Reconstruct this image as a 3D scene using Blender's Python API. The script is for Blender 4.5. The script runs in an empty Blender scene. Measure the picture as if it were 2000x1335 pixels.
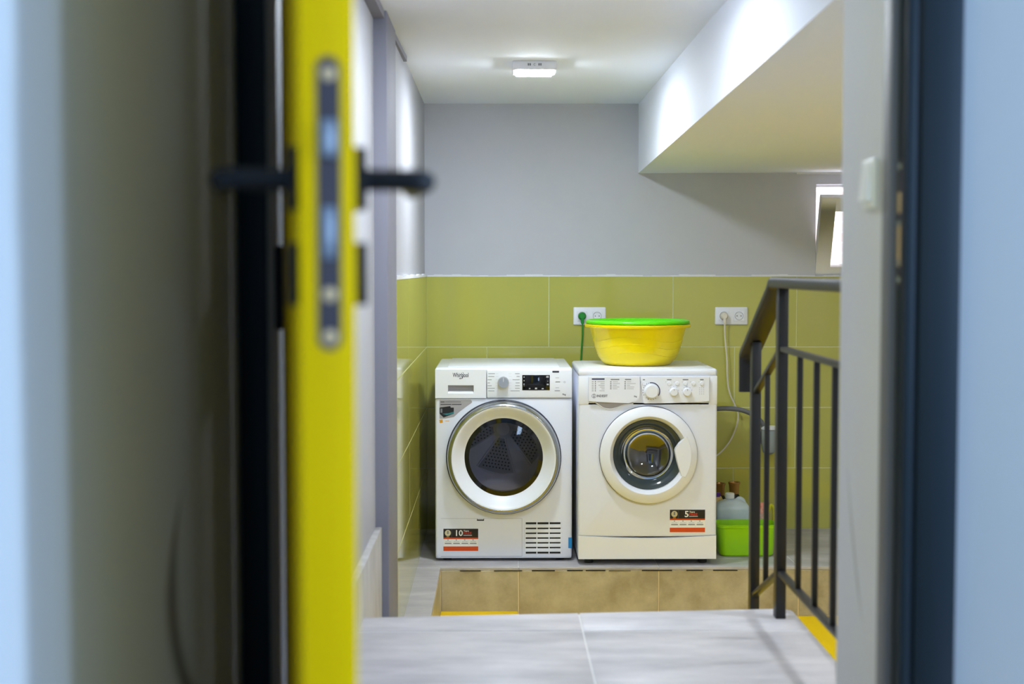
import bpy, bmesh, math, random
from mathutils import Vector, Matrix
random.seed(7)
R = math.radians
C = bpy.context.scene.collection
S = bpy.context.scene

# ------------------------------------------------------------------ camera
F = 2777.8                      # focal length in pixels (50 mm on a 36 mm, 2000 px wide frame)
CAMZ = 1.275
cam_d = bpy.data.cameras.new('camera'); cam = bpy.data.objects.new('camera', cam_d); C.objects.link(cam)
cam_d.lens = 50.0; cam_d.sensor_width = 36.0; cam_d.sensor_fit = 'HORIZONTAL'
cam.location = (0, 0, CAMZ)
cam.rotation_euler = (R(90 - 2.916), 0, R(-0.598))
cam_d.clip_start = 0.05
cam_d.dof.use_dof = True; cam_d.dof.focus_distance = 6.2; cam_d.dof.aperture_fstop = 3.0
S.camera = cam
VX, VY = 971.0, 526.0           # vanishing point of the depth direction
def X_at(px, Y): return (px - VX) * Y / F
def Z_at(py, Y): return CAMZ - (py - VY) * Y / F

# ------------------------------------------------------------------ world, daylight, exposure
S.view_settings.view_transform = 'Standard'; S.view_settings.look = 'None'
S.view_settings.exposure = 0.2; S.view_settings.gamma = 1.0; S.view_settings.use_curve_mapping = False
W = bpy.data.worlds.new('world'); S.world = W; W.use_nodes = True
bg = W.node_tree.nodes['Background']; bg.inputs[0].default_value = (0.80, 0.90, 1.0, 1); bg.inputs[1].default_value = 4.5
def area(name, loc, direction, sx, sy, power, col):
    l = bpy.data.lights.new(name, 'AREA'); l.shape = 'RECTANGLE'; l.size = sx; l.size_y = sy; l.energy = power; l.color = col
    o = bpy.data.objects.new(name, l); C.objects.link(o); o.location = loc
    o.rotation_euler = Vector(direction).to_track_quat('-Z', 'Y').to_euler(); return o
# daylight entering the corridor through its two narrow side windows and its end window
DAY = (0.42, 0.64, 1.0)
area('daylight_side_window', (2.44, 0.34, 1.60), (-1, 0, -0.03), 0.26, 1.4, 24, DAY)
area('daylight_side_window', (2.44, 1.72, 1.60), (-1, 0, -0.03), 0.22, 1.4, 58, DAY)
area('daylight_end_window', (1.14, -2.39, 1.60), (0, 1, -0.03), 0.34, 1.4, 22, DAY)
LAMP = 262.0                    # emission of the ceiling lamp diffusers

# ------------------------------------------------------------------ materials
def lin(c): c /= 255.0; return c / 12.92 if c <= 0.04045 else ((c + 0.055) / 1.055) ** 2.4
def rgb(r, g, b): return (lin(r), lin(g), lin(b), 1)
M = {}
def mat(name, col, rough=0.5, metal=0.0, spec=0.5, bump=0.0, bscale=40.0, var=0.0, vscale=3.0, col2=None, coat=0.0, emit=None, estr=0.0, stretch=None):
    m = bpy.data.materials.new(name); m.use_nodes = True; nt = m.node_tree; p = nt.nodes['Principled BSDF']
    p.inputs['Base Color'].default_value = col; p.inputs['Roughness'].default_value = rough; p.inputs['Metallic'].default_value = metal
    p.inputs['Specular IOR Level'].default_value = spec; p.inputs['Coat Weight'].default_value = coat
    if emit: p.inputs['Emission Color'].default_value = emit; p.inputs['Emission Strength'].default_value = estr
    if bump or var:
        tc = nt.nodes.new('ShaderNodeNewGeometry'); mp = nt.nodes.new('ShaderNodeMapping'); nt.links.new(tc.outputs['Position'], mp.inputs[0])
        if stretch: mp.inputs['Scale'].default_value = stretch
    if var:
        n = nt.nodes.new('ShaderNodeTexNoise'); n.inputs['Scale'].default_value = vscale; n.inputs['Detail'].default_value = 6; n.inputs['Roughness'].default_value = 0.62
        nt.links.new(mp.outputs[0], n.inputs[0]); r = nt.nodes.new('ShaderNodeValToRGB')
        r.color_ramp.elements[0].position = 0.32; r.color_ramp.elements[1].position = 0.68
        c2 = col2 or tuple(v * (1 - var) for v in col[:3]) + (1,)
        r.color_ramp.elements[0].color = c2; r.color_ramp.elements[1].color = col
        nt.links.new(n.outputs[0], r.inputs[0]); nt.links.new(r.outputs[0], p.inputs['Base Color'])
    if bump:
        n = nt.nodes.new('ShaderNodeTexNoise'); n.inputs['Scale'].default_value = bscale; n.inputs['Detail'].default_value = 4
        nt.links.new(mp.outputs[0], n.inputs[0]); b = nt.nodes.new('ShaderNodeBump'); b.inputs['Strength'].default_value = bump; b.inputs['Distance'].default_value = 0.01
        nt.links.new(n.outputs[0], b.inputs['Height']); nt.links.new(b.outputs[0], p.inputs['Normal'])
    M[name] = m; return m
mat('grey_paint', rgb(196, 197, 203), 0.75, bump=0.06, bscale=9, var=0.05, vscale=2.2)
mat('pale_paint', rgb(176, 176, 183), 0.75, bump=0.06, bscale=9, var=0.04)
mat('pilaster_grey', rgb(130, 129, 141), 0.7, bump=0.05, bscale=9)  # even grey for pilaster and ceiling ledge, darker than the adjoining walls
mat('white_paint', rgb(237, 242, 252), 0.8, bump=0.04, bscale=7)
mat('caulk', rgb(225, 226, 230), 0.6, bump=0.25, bscale=30)
mat('green_tile', rgb(188, 186, 92), 0.07, spec=0.6, var=0.06, vscale=1.2, bump=0.006, bscale=5)
mat('grout_green', rgb(206, 210, 158), 0.7)
mat('stone_tile', rgb(199, 194, 195), 0.42, var=0.2, vscale=6, col2=rgb(164, 161, 164), stretch=(0.6, 1.7, 1), bump=0.02, bscale=60)
mat('grout_pale', rgb(222, 221, 218), 0.7)
mat('brown_tile', rgb(196, 187, 160), 0.35, var=0.3, vscale=9, col2=rgb(162, 150, 122), bump=0.03, bscale=40)
mat('grout_sand', rgb(224, 208, 168), 0.7)
mat('yellow_floor', rgb(255, 214, 0), 0.45, spec=0.15, var=0.05, vscale=6)
mat('skirting_stone', rgb(200, 198, 196), 0.4, var=0.2, vscale=6, col2=rgb(170, 166, 162), stretch=(4, 4, 1))
mat('white_enamel', rgb(231, 235, 248), 0.22, spec=0.5)
mat('white_plastic', rgb(234, 237, 245), 0.3)
mat('seam_grey', rgb(150, 152, 155), 0.5)
mat('chrome', rgb(172, 175, 178), 0.2, metal=1.0)
mat('brushed', rgb(190, 190, 190), 0.3, metal=1.0, bump=0.05, bscale=180, stretch=(1, 1, 6))
mat('black_gloss', rgb(10, 11, 16), 0.06)
mat('black_print', rgb(22, 20, 22), 0.4)
mat('grey_print', rgb(120, 122, 130), 0.5)
mat('pale_print', rgb(188, 190, 196), 0.5)
mat('dark_print', rgb(50, 52, 66), 0.5)
mat('navy_print', rgb(40, 44, 84), 0.4)
mat('orange_print', rgb(214, 74, 14), 0.45)
mat('red_print', rgb(196, 52, 34), 0.45)
mat('white_print', rgb(240, 240, 238), 0.5)
mat('amber_print', rgb(226, 158, 40), 0.5)
mat('teal_print', rgb(40, 120, 126), 0.5)
mat('silver_print', rgb(168, 164, 168), 0.35)
mat('gold_print', rgb(206, 196, 160), 0.4)
mat('dark_cavity', rgb(26, 26, 24), 0.7)
mat('drum_steel', rgb(170, 168, 172), 0.35, metal=0.5)
mat('drum_plate', rgb(225, 220, 228), 0.45)
mat('drum_pad', rgb(158, 155, 160), 0.45)
mat('rubber_grey', rgb(54, 64, 68), 0.12)
mat('blue_tape', rgb(10, 140, 220), 0.4)
mat('dark_side', rgb(120, 128, 140), 0.3)
mat('basin_yellow', rgb(250, 228, 0), 0.28, spec=0.5)
mat('basin_green', rgb(96, 222, 12), 0.25, spec=0.5)
mat('tub_green', rgb(158, 222, 8), 0.3, spec=0.5)
mat('cable_green', rgb(20, 138, 44), 0.4)
mat('cable_white', rgb(226, 220, 206), 0.45)
mat('hose_grey', rgb(112, 116, 124), 0.5)
mat('rail_steel', rgb(14, 15, 19), 0.42, spec=0.5, bump=0.03, bscale=60)
mat('bottle_brown', rgb(178, 132, 66), 0.25, metal=0.5)
mat('bottle_black', rgb(20, 18, 18), 0.25)
mat('purple_cap', rgb(92, 40, 150), 0.4)
mat('cream_plastic', rgb(224, 196, 120), 0.4)
mat('orange_pack', rgb(228, 116, 74), 0.45, var=0.5, vscale=40, col2=rgb(236, 190, 176))
mat('pink_pack', rgb(232, 204, 190), 0.5, var=0.4, vscale=60, col2=rgb(196, 140, 120))
mat('lime_handle', rgb(206, 206, 20), 0.4)
mat('jug_plastic', rgb(208, 222, 230), 0.35)
M['jug_plastic'].node_tree.nodes['Principled BSDF'].inputs['Subsurface Weight'].default_value = 0.3
M['jug_plastic'].node_tree.nodes['Principled BSDF'].inputs['Subsurface Radius'].default_value = (0.02, 0.025, 0.03)
mat('siphon_grey', rgb(150, 160, 160), 0.4)
mat('pvc_white', rgb(236, 236, 236), 0.35)
mat('door_yellow', rgb(252, 208, 0), 0.45, spec=0.08, var=0.03, vscale=4)
mat('frame_blue', rgb(6, 26, 36), 0.5, spec=0.3)
mat('frame_grey', rgb(96, 98, 106), 0.5)
mat('seal_beige', rgb(138, 128, 114), 0.7)
mat('handle_black', rgb(6, 8, 14), 0.5, spec=0.25)
mat('lock_steel', rgb(62, 58, 64), 0.4, metal=0.5)
mat('bolt_steel', rgb(150, 160, 172), 0.35, metal=0.8)
mat('brass_dull', rgb(232, 200, 150), 0.4, metal=0.3)
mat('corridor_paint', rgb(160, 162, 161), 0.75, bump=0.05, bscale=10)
mat('corridor_floor', rgb(150, 150, 152), 0.5)
mat('lamp_housing', rgb(236, 236, 240), 0.4)
mat('lamp_glow', rgb(255, 255, 255), 0.4, emit=(0.83, 0.91, 1.0, 1), estr=LAMP)
mat('lamp_rim', rgb(245, 245, 248), 0.4)

def stain(m, axis, pts, width, col, strength):
    """scuff mark: a tapered curved streak given by three (coordinate, height) points on a wall"""
    nt = m.node_tree; p = nt.nodes['Principled BSDF']
    g = nt.nodes.new('ShaderNodeNewGeometry'); s = nt.nodes.new('ShaderNodeSeparateXYZ'); nt.links.new(g.outputs['Position'], s.inputs[0])
    (y0, z0), (y1, z1), (y2, z2) = pts
    d1 = (y1 - y0) / (z1 - z0); d2 = ((y2 - y1) / (z2 - z1) - d1) / (z2 - z0)
    def mth(op, a, b=None, c=None):
        n = nt.nodes.new('ShaderNodeMath'); n.operation = op
        for i, v in enumerate((a, b, c)):
            if v is None: continue
            if isinstance(v, (int, float)): n.inputs[i].default_value = v
            else: nt.links.new(v, n.inputs[i])
        return n.outputs[0]
    z = s.outputs['Z']; u = s.outputs[axis]
    q = mth('MULTIPLY', mth('SUBTRACT', z, z0), mth('MULTIPLY_ADD', mth('SUBTRACT', z, z1), d2, d1))
    dist = mth('ABSOLUTE', mth('SUBTRACT', u, mth('ADD', q, y0)))
    t = nt.nodes.new('ShaderNodeMapRange'); t.inputs[1].default_value = z0; t.inputs[2].default_value = z1; t.inputs[3].default_value = 0.0; t.inputs[4].default_value = width
    t.clamp = True; nt.links.new(z, t.inputs[0])
    k = mth('SUBTRACT', 1.0, mth('DIVIDE', dist, mth('MAXIMUM', t.outputs[0], 0.0008))); k = mth('MULTIPLY', mth('MAXIMUM', k, 0.0), strength)
    low = nt.nodes.new('ShaderNodeMapRange'); low.inputs[1].default_value = z2 - 0.03; low.inputs[2].default_value = z2 + 0.03; nt.links.new(z, low.inputs[0])
    k = mth('MULTIPLY', k, low.outputs[0])
    mx = nt.nodes.new('ShaderNodeMix'); mx.data_type = 'RGBA'; nt.links.new(k, mx.inputs[0])
    mx.inputs[6].default_value = p.inputs['Base Color'].default_value; mx.inputs[7].default_value = col
    nt.links.new(mx.outputs[2], p.inputs['Base Color'])
mat('jamb_paint', rgb(206, 208, 219), 0.7, bump=0.05, bscale=10)
stain(M['jamb_paint'], 'Y', [(2.49, 0.95), (2.45, 0.83), (2.385, 0.70)], 0.012, rgb(120, 122, 124), 0.55)
mat('left_corridor_paint', rgb(204, 206, 206), 0.75, bump=0.05, bscale=10)
stain(M['left_corridor_paint'], 'Y', [(1.80, 1.0), (1.735, 0.88), (1.93, 0.66)], 0.045, rgb(70, 60, 40), 0.9)

def tinted(name, tint, spec=1.0):
    m = bpy.data.materials.new(name); m.use_nodes = True; nt = m.node_tree; nt.nodes.remove(nt.nodes['Principled BSDF'])
    t = nt.nodes.new('ShaderNodeBsdfTransparent'); t.inputs[0].default_value = tint
    g = nt.nodes.new('ShaderNodeBsdfGlossy'); g.inputs['Roughness'].default_value = 0.03
    f = nt.nodes.new('ShaderNodeFresnel'); f.inputs[0].default_value = 1.5
    k = nt.nodes.new('ShaderNodeMath'); k.operation = 'MULTIPLY'; k.inputs[1].default_value = spec; k.use_clamp = True
    x = nt.nodes.new('ShaderNodeMixShader'); nt.links.new(f.outputs[0], k.inputs[0]); nt.links.new(k.outputs[0], x.inputs[0])
    nt.links.new(t.outputs[0], x.inputs[1]); nt.links.new(g.outputs[0], x.inputs[2])
    nt.links.new(x.outputs[0], nt.nodes['Material Output'].inputs[0]); M[name] = m
tinted('dryer_glass', (0.86, 0.86, 0.90, 1), 0.8); tinted('washer_glass', (0.45, 0.46, 0.48, 1), 3.6); tinted('window_glass', (0.92, 0.95, 0.95, 1))

# brick of the neighbouring house, seen tiny through the window
m = mat('outdoor_brick', rgb(238, 214, 206), 0.9); nt = m.node_tree
b = nt.nodes.new('ShaderNodeTexBrick'); b.inputs['Scale'].default_value = 4; b.inputs[1].default_value = rgb(240, 212, 206); b.inputs[2].default_value = rgb(230, 186, 178); b.inputs[3].default_value = rgb(245, 243, 240)
tcn = nt.nodes.new('ShaderNodeTexCoord'); mpn = nt.nodes.new('ShaderNodeMapping'); mpn.inputs['Rotation'].default_value = (R(90), 0, 0)
nt.links.new(tcn.outputs['Object'], mpn.inputs[0]); nt.links.new(mpn.outputs[0], b.inputs[0]); nt.links.new(b.outputs[0], nt.nodes['Principled BSDF'].inputs['Base Color'])

# ------------------------------------------------------------------ mesh helpers
class MB:
    def __init__(s): s.v = []; s.f = []
    def add(s, vs, fs):
        o = len(s.v); s.v += [tuple(v) for v in vs]; s.f += [tuple(i + o for i in f) for f in fs]; return s
    def box(s, lo, hi, bev=0.0, seg=2, rot=None, about=None):
        bm = bmesh.new(); bmesh.ops.create_cube(bm, size=1.0)
        for v in bm.verts: v.co = Vector([(lo[i] + hi[i]) / 2 + v.co[i] * (hi[i] - lo[i]) for i in range(3)])
        if bev > 0: bmesh.ops.bevel(bm, geom=list(bm.edges), offset=bev, segments=seg, profile=0.5, affect='EDGES')
        if rot is not None:
            c = Vector(about) if about else Vector([(lo[i] + hi[i]) / 2 for i in range(3)])
            for v in bm.verts: v.co = rot @ (v.co - c) + c
        bm.verts.index_update(); s.add([v.co[:] for v in bm.verts], [[v.index for v in f.verts] for f in bm.faces]); bm.free(); return s
    def lathe(s, prof, c=(0, 0, 0), axis='y', seg=64, close=False, a0=0.0, a1=2 * math.pi):
        full = abs(a1 - a0 - 2 * math.pi) < 1e-6; n = seg if full else seg + 1; vs = []; fs = []
        for i in range(n):
            a = a0 + (a1 - a0) * i / seg
            for r, h in prof:
                u, w = r * math.cos(a), r * math.sin(a)
                vs.append({'y': (c[0] + u, c[1] + h, c[2] + w), 'z': (c[0] + u, c[1] + w, c[2] + h), 'x': (c[0] + h, c[1] + u, c[2] + w)}[axis])
        k = len(prof)
        for i in range(seg):
            j = (i + 1) % n
            for q in range(k - 1):
                fs.append((i * k + q, i * k + q + 1, j * k + q + 1, j * k + q))
            if close: fs.append((i * k + k - 1, i * k, j * k, j * k + k - 1))
        return s.add(vs, fs)
    def disc(s, r, c, axis='y', seg=32): return s.lathe([(0.0, 0.0), (r, 0.0)], c, axis, seg)
    def cyl(s, r, c, h, axis='y', seg=32, bev=0.0):
        b = bev
        p = [(0, 0), (r - b, 0)] + ([(r, b), (r, h - b)] if b else [(r, 0), (r, h)]) + [(r - b, h), (0, h)]
        return s.lathe(p, c, axis, seg)
    def tube(s, pts, r, seg=10, smooth=0, cap=True, flat=None):
        P = [Vector(p) for p in pts]
        if smooth:
            Q = []
            for i in range(len(P) - 1):
                p0 = P[max(i - 1, 0)]; p1 = P[i]; p2 = P[i + 1]; p3 = P[min(i + 2, len(P) - 1)]
                for k in range(smooth):
                    t = k / smooth
                    Q.append(0.5 * ((2 * p1) + (p2 - p0) * t + (2 * p0 - 5 * p1 + 4 * p2 - p3) * t * t + (3 * p1 - p0 - 3 * p2 + p3) * t ** 3))
            Q.append(P[-1]); P = Q
        vs = []; fs = []; up = Vector((0.13, 0.21, 0.97)); n = len(P)
        for i, p in enumerate(P):
            d = (P[min(i + 1, n - 1)] - P[max(i - 1, 0)]).normalized()
            a = (up - d * up.dot(d)); a = a.normalized() if a.length > 1e-5 else d.orthogonal().normalized(); up = a
            b2 = d.cross(a)
            for k in range(seg):
                t = 2 * math.pi * k / seg; vs.append(p + a * (math.cos(t) * r) + b2 * (math.sin(t) * r))
        for i in range(n - 1):
            for k in range(seg): fs.append((i * seg + k, i * seg + (k + 1) % seg, (i + 1) * seg + (k + 1) % seg, (i + 1) * seg + k))
        if cap: fs.append(tuple(range(seg))[::-1]); fs.append(tuple(range((n - 1) * seg, n * seg)))
        return s.add(vs, fs)
    def sweep(s, section, frames):
        """section: list of (u, w); frames: list of (origin, U, W)"""
        vs = []; fs = []; k = len(section)
        for o, U, Wv in frames:
            for u, w in section: vs.append(Vector(o) + Vector(U) * u + Vector(Wv) * w)
        for i in range(len(frames) - 1):
            for q in range(k): fs.append((i * k + q, i * k + (q + 1) % k, (i + 1) * k + (q + 1) % k, (i + 1) * k + q))
        fs.append(tuple(range(k))[::-1]); fs.append(tuple(range((len(frames) - 1) * k, len(frames) * k)))
        return s.add(vs, fs)
    def prism(s, poly, y0, y1):
        """polygon in (x, z) between two y planes"""
        n = len(poly); vs = [(x, y0, z) for x, z in poly] + [(x, y1, z) for x, z in poly]
        fs = [tuple(range(n)), tuple(range(2 * n - 1, n - 1, -1))] + [(i, i + n, (i + 1) % n + n, (i + 1) % n) for i in range(n)]
        return s.add(vs, fs)
    def loft(s, loops, cap0=True, cap1=True):
        k = len(loops[0]); vs = [p for L in loops for p in L]; fs = []
        for i in range(len(loops) - 1):
            for q in range(k): fs.append((i * k + q, i * k + (q + 1) % k, (i + 1) * k + (q + 1) % k, (i + 1) * k + q))
        if cap0: fs.append(tuple(range(k))[::-1])
        if cap1: fs.append(tuple(range((len(loops) - 1) * k, len(loops) * k)))
        return s.add(vs, fs)
    def grid_holes(s, xs, zs, holes, y0, y1, axis='y'):
        """slab with rectangular openings: cells (i, j) of the grid listed in holes stay open"""
        hs = set(holes)
        for i in range(len(xs) - 1):
            for j in range(len(zs) - 1):
                if (i, j) in hs: continue
                lo, hi = (xs[i], y0, zs[j]), (xs[i + 1], y1, zs[j + 1])
                if axis == 'x': lo, hi = (y0, xs[i], zs[j]), (y1, xs[i + 1], zs[j + 1])
                s.box(lo, hi)
        return s
    def mesh(s, name, material, angle=35):
        me = bpy.data.meshes.new(name); me.from_pydata(s.v, [], s.f)
        bm = bmesh.new(); bm.from_mesh(me); bmesh.ops.remove_doubles(bm, verts=bm.verts, dist=1e-6); bmesh.ops.recalc_face_normals(bm, faces=bm.faces); bm.to_mesh(me); bm.free()
        me.materials.append(M[material]); me.polygons.foreach_set('use_smooth', [True] * len(me.polygons)); me.set_sharp_from_angle(angle=R(angle)); me.update(); return me
    def build(s, name, material, parent=None, loc=(0, 0, 0), angle=35):
        return obj(name, s.mesh(name, material, angle), parent, loc)
def obj(name, me, parent=None, loc=(0, 0, 0)):
    o = bpy.data.objects.new(name, me); C.objects.link(o); o.location = loc
    if parent: o.parent = parent
    return o
def tag(o, label=None, cat=None, group=None, kind=None):
    if label: o['label'] = label
    if cat: o['category'] = cat
    if group: o['group'] = group
    if kind: o['kind'] = kind
    return o
def thing(name, label, cat, loc=(0, 0, 0), rz=0.0, group=None, kind=None):
    o = bpy.data.objects.new(name, None); C.objects.link(o); o.location = loc; o.rotation_euler = (0, 0, rz); o.empty_display_size = 0.05
    return tag(o, label, cat, group, kind)
def struct(name, mb, material, label, cat): return tag(mb.build(name, material), label, cat, kind='structure')
def rrect(x0, x1, z0, z1, r, n=6):
    pts = []
    for cx, cz, a in ((x1 - r, z1 - r, 0), (x0 + r, z1 - r, 90), (x0 + r, z0 + r, 180), (x1 - r, z0 + r, 270)):
        for k in range(n + 1): t = R(a + 90 * k / n); pts.append((cx + r * math.cos(t), cz + r * math.sin(t)))
    return pts
def plate_hole(mb, x0, x1, z0, z1, cr, er, cx, cz, hr, y0, y1, nside=14):
    """front plate facing -y with rounded outline, rounded front edge and a round opening"""
    base = rrect(x0, x1, z0, z1, cr); pts = []
    for i, p in enumerate(base):                      # subdivide the long sides
        q = base[(i + 1) % len(base)]; d = math.hypot(q[0] - p[0], q[1] - p[1]); n = max(1, int(d / 0.03))
        for k in range(n): pts.append((p[0] + (q[0] - p[0]) * k / n, p[1] + (q[1] - p[1]) * k / n))
    mx, mz = (x0 + x1) / 2, (z0 + z1) / 2
    def inset(d):
        return [(mx + (x - mx) * (1 - 2 * d / (x1 - x0)), mz + (z - mz) * (1 - 2 * d / (z1 - z0))) for x, z in pts]
    loops = [[(x, y1, z) for x, z in pts]]
    for k in range(5):
        t = k / 4 * math.pi / 2; loops.append([(x, y0 + er * (1 - math.sin(t)), z) for x, z in inset(er * (1 - math.cos(t)))])
    circ = []
    for x, z in pts:
        a = math.atan2(z - cz, x - cx); circ.append((cx + hr * math.cos(a), cz + hr * math.sin(a)))
    loops.append([(x, y0, z) for x, z in circ]); loops.append([(x, y1, z) for x, z in circ])
    mb.loft(loops, False, False); return mb
def text_mesh(name, s, material, x0, x1, z0, z1, y):
    cu = bpy.data.curves.new('t', 'FONT'); cu.body = s; cu.size = 1.0; cu.offset = 0.018; cu.resolution_u = 2
    o = bpy.data.objects.new('t', cu); C.objects.link(o); dg = bpy.context.evaluated_depsgraph_get(); ev = o.evaluated_get(dg); me0 = ev.to_mesh()
    vs = [v.co.copy() for v in me0.vertices]; fs = [tuple(p.vertices) for p in me0.polygons]; ev.to_mesh_clear()
    bpy.data.objects.remove(o); bpy.data.curves.remove(cu)
    ax, bx = min(v.x for v in vs), max(v.x for v in vs); ay, by = min(v.y for v in vs), max(v.y for v in vs)
    me = bpy.data.meshes.new(name)
    me.from_pydata([(x0 + (v.x - ax) / (bx - ax) * (x1 - x0), y, z0 + (v.y - ay) / (by - ay) * (z1 - z0)) for v in vs], [], fs)
    me.materials.append(M[material]); return me
def lettering(parent, s, material, x0, x1, z0, z1, y, name='lettering'): return obj(name, text_mesh(name, s, material, x0, x1, z0, z1, y), parent)
def print_quad(parent, name, material, x0, x1, z0, z1, y, t=0.0003):
    return MB().box((x0, y, z0), (x1, y + t, z1)).build(name, material, parent)

# ------------------------------------------------------------------ key dimensions (metres; z = 0 is the podium the machines stand on)
YB = 6.95; XL = -0.353; XR = 2.30; ZC = 2.078; ZL = 0.325; ZF = -0.215; YP = 6.04; XPIT = -0.243; XLAND = 0.825
YW0, YW1 = 2.235, 2.55          # wall with the doorway
XJ = 0.617                      # right reveal of the doorway
XREC = -0.385                   # recessed left wall beside the landing
TT = 1.242                      # top of wall tiles (below the caulk line)

# ------------------------------------------------------------------ room shell
win_x0, win_x1, win_z0, win_z1 = X_at(1593, YB), 2.12, Z_at(543, YB), Z_at(360, YB)
wb = struct('wall_back', MB().grid_holes([XL - 0.15, win_x0, win_x1, XR + 0.15], [ZF - 0.1, win_z0, win_z1, 2.6], [(1, 1)], YB, YB + 0.16), 'grey_paint',
            'grey painted back wall above green tiles, behind the two machines', 'wall')
wl = struct('wall_left', MB().box((XL - 0.15, 4.86, ZF - 0.1), (XL, YB, 2.6)), 'pale_paint', 'left side wall, pale paint above shiny green tiles', 'wall')
wr = struct('wall_left_recess', MB().box((XREC - 0.15, YW1, ZF - 0.1), (XREC, 4.47, 2.6)), 'pale_paint', 'pale recessed wall beside the upper landing', 'wall')
struct('wall_pilaster', MB().box((XREC - 0.15, 4.47, ZF - 0.1), (XL + 0.010, 4.86, 2.6), 0.004), 'pilaster_grey', 'narrow grey pilaster where the green tiles begin', 'pilaster')
struct('wall_right', MB().box((XR, YW1, ZF - 0.1), (XR + 0.15, YB, 2.6)), 'grey_paint', 'grey right wall of the laundry beyond the railing', 'wall')
struct('wall_front', MB().grid_holes([-0.40, -0.357, XJ, XR + 0.3], [ZF - 0.1, ZL, 2.33, 3.0], [(1, 1)], YW0 + 0.047, YW1), 'jamb_paint',
       'grey wall around the doorway with the light switch in its reveal', 'wall')
ceil = struct('ceiling', MB().box((XREC - 0.15, 3.60, ZC), (XR + 0.15, YB + 0.16, ZC + 0.15)).box((XREC - 0.14, YW1, 2.5), (XR + 0.14, 3.57, 2.65)).box((XREC - 0.145, 3.55, ZC - 0.001), (XR + 0.145, 3.605, 2.51)),
              'white_paint', 'white low ceiling of the laundry room', 'ceiling')
# sloping boxed soffit on the right
XS = X_at(1245.6, YB); zs0 = Z_at(339.2, YB); zs1 = zs0 + 0.082
loopA = [(XS, YB, zs0), (XR + 0.05, YB, zs0 + 0.008), (XR + 0.05, YB, ZC + 0.02), (XS, YB, ZC + 0.02)]
loopB = [(XS, YW1 + 0.02, zs1 + 0.006), (XR + 0.05, YW1 + 0.02, zs1 + 0.012), (XR + 0.05, YW1 + 0.02, 2.52), (XS, YW1 + 0.02, 2.52)]
struct('ceiling_soffit', MB().loft([loopA, loopB]), 'white_paint', 'white boxed soffit hanging below the ceiling over the stairwell', 'soffit')
struct('trim_1', MB().box((1.46, YB - 0.006, zs0 - 0.004), (XR, YB + 0.001, zs0 + 0.004)), 'caulk', 'white sealant line where soffit meets back wall', 'sealant')
# plaster ledge under the ceiling on the left
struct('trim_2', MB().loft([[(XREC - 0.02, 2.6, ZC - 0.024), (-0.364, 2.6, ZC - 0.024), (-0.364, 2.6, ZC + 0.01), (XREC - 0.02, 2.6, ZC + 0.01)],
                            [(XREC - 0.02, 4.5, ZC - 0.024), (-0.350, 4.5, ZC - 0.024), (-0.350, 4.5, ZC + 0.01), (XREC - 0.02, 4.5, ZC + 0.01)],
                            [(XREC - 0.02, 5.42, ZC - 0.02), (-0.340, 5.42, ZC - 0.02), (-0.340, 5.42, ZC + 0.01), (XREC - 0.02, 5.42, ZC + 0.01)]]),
       'pilaster_grey', 'narrow grey plaster ledge under the ceiling above the pilaster', 'ledge')
# caulk line on top of the tiles
def caulk_line():
    mb = MB(); n = 60
    for i in range(n):
        x0 = XL + (win_x0 + 0.75 - XL) * i / n; x1 = XL + (win_x0 + 0.75 - XL) * (i + 1) / n
        t0 = 0.006 + 0.003 * math.sin(i * 0.7) + 0.0015 * math.sin(i * 2.3)
        mb.box((x0, YB - 0.012, TT - 0.002), (x1, YB + 0.001, TT + t0))
    n = 34
    for i in range(n):
        y0 = 4.86 + (YB - 4.86) * i / n; y1 = 4.86 + (YB - 4.86) * (i + 1) / n
        mb.box((XL - 0.001, y0, TT - 0.002), (XL + 0.012, y1, TT + 0.010 + 0.003 * math.sin(i * 0.9)))
    return mb
struct('trim_3', caulk_line(), 'caulk', 'rough white sealant line along the top of the green tiles', 'sealant')

# ------------------------------------------------------------------ tiles, one by one
TILE = {}
def tile(parent, matname, size, center, bev=0.0012):
    key = (matname, tuple(round(v, 4) for v in size))
    if key not in TILE:
        TILE[key] = MB().box([-v / 2 for v in size], [v / 2 for v in size], bev, 1).mesh('tile', matname)
    return obj('tile', TILE[key], parent, center)
GR = 0.0035
ROWS = [TT, Z_at(677, YB), Z_at(796, YB), Z_at(915, YB), 0.0]
MB().box((XL, YB - 0.0097, 0.0), (XR, YB + 0.001, TT)).build('grout', 'grout_green', wb)
MB().box((XL - 0.001, 4.862, 0.0), (XL + 0.0097, YB, TT)).build('grout', 'grout_green', wl)
X1 = X_at(1072, YB); TW = 0.606
for r in range(4):
    z1, z0 = ROWS[r], ROWS[r + 1]
    xs = [XL + 0.009] + [x for x in [X1 + TW * k - (TW / 2 if r % 2 else 0) for k in range(-1, 6)] if XL + 0.05 < x < XR - 0.03] + [XR]
    for a, b_ in zip(xs[:-1], xs[1:]):
        tile(wb, 'green_tile', (b_ - a - GR, 0.010, z1 - z0 - GR), ((a + b_) / 2, YB - 0.0055 + random.uniform(-.0004, .0004), (z0 + z1) / 2))
    ys = [4.862, 4.92, 5.50 + 0.03 * (r == 2), 6.10, 6.70, YB - 0.011]
    for a, b_ in zip(ys[:-1], ys[1:]):
        tile(wl, 'green_tile', (0.010, b_ - a - GR, z1 - z0 - GR), (XL + 0.0055 + random.uniform(-.0003, .0003), (a + b_) / 2, (z0 + z1) / 2))

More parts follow.
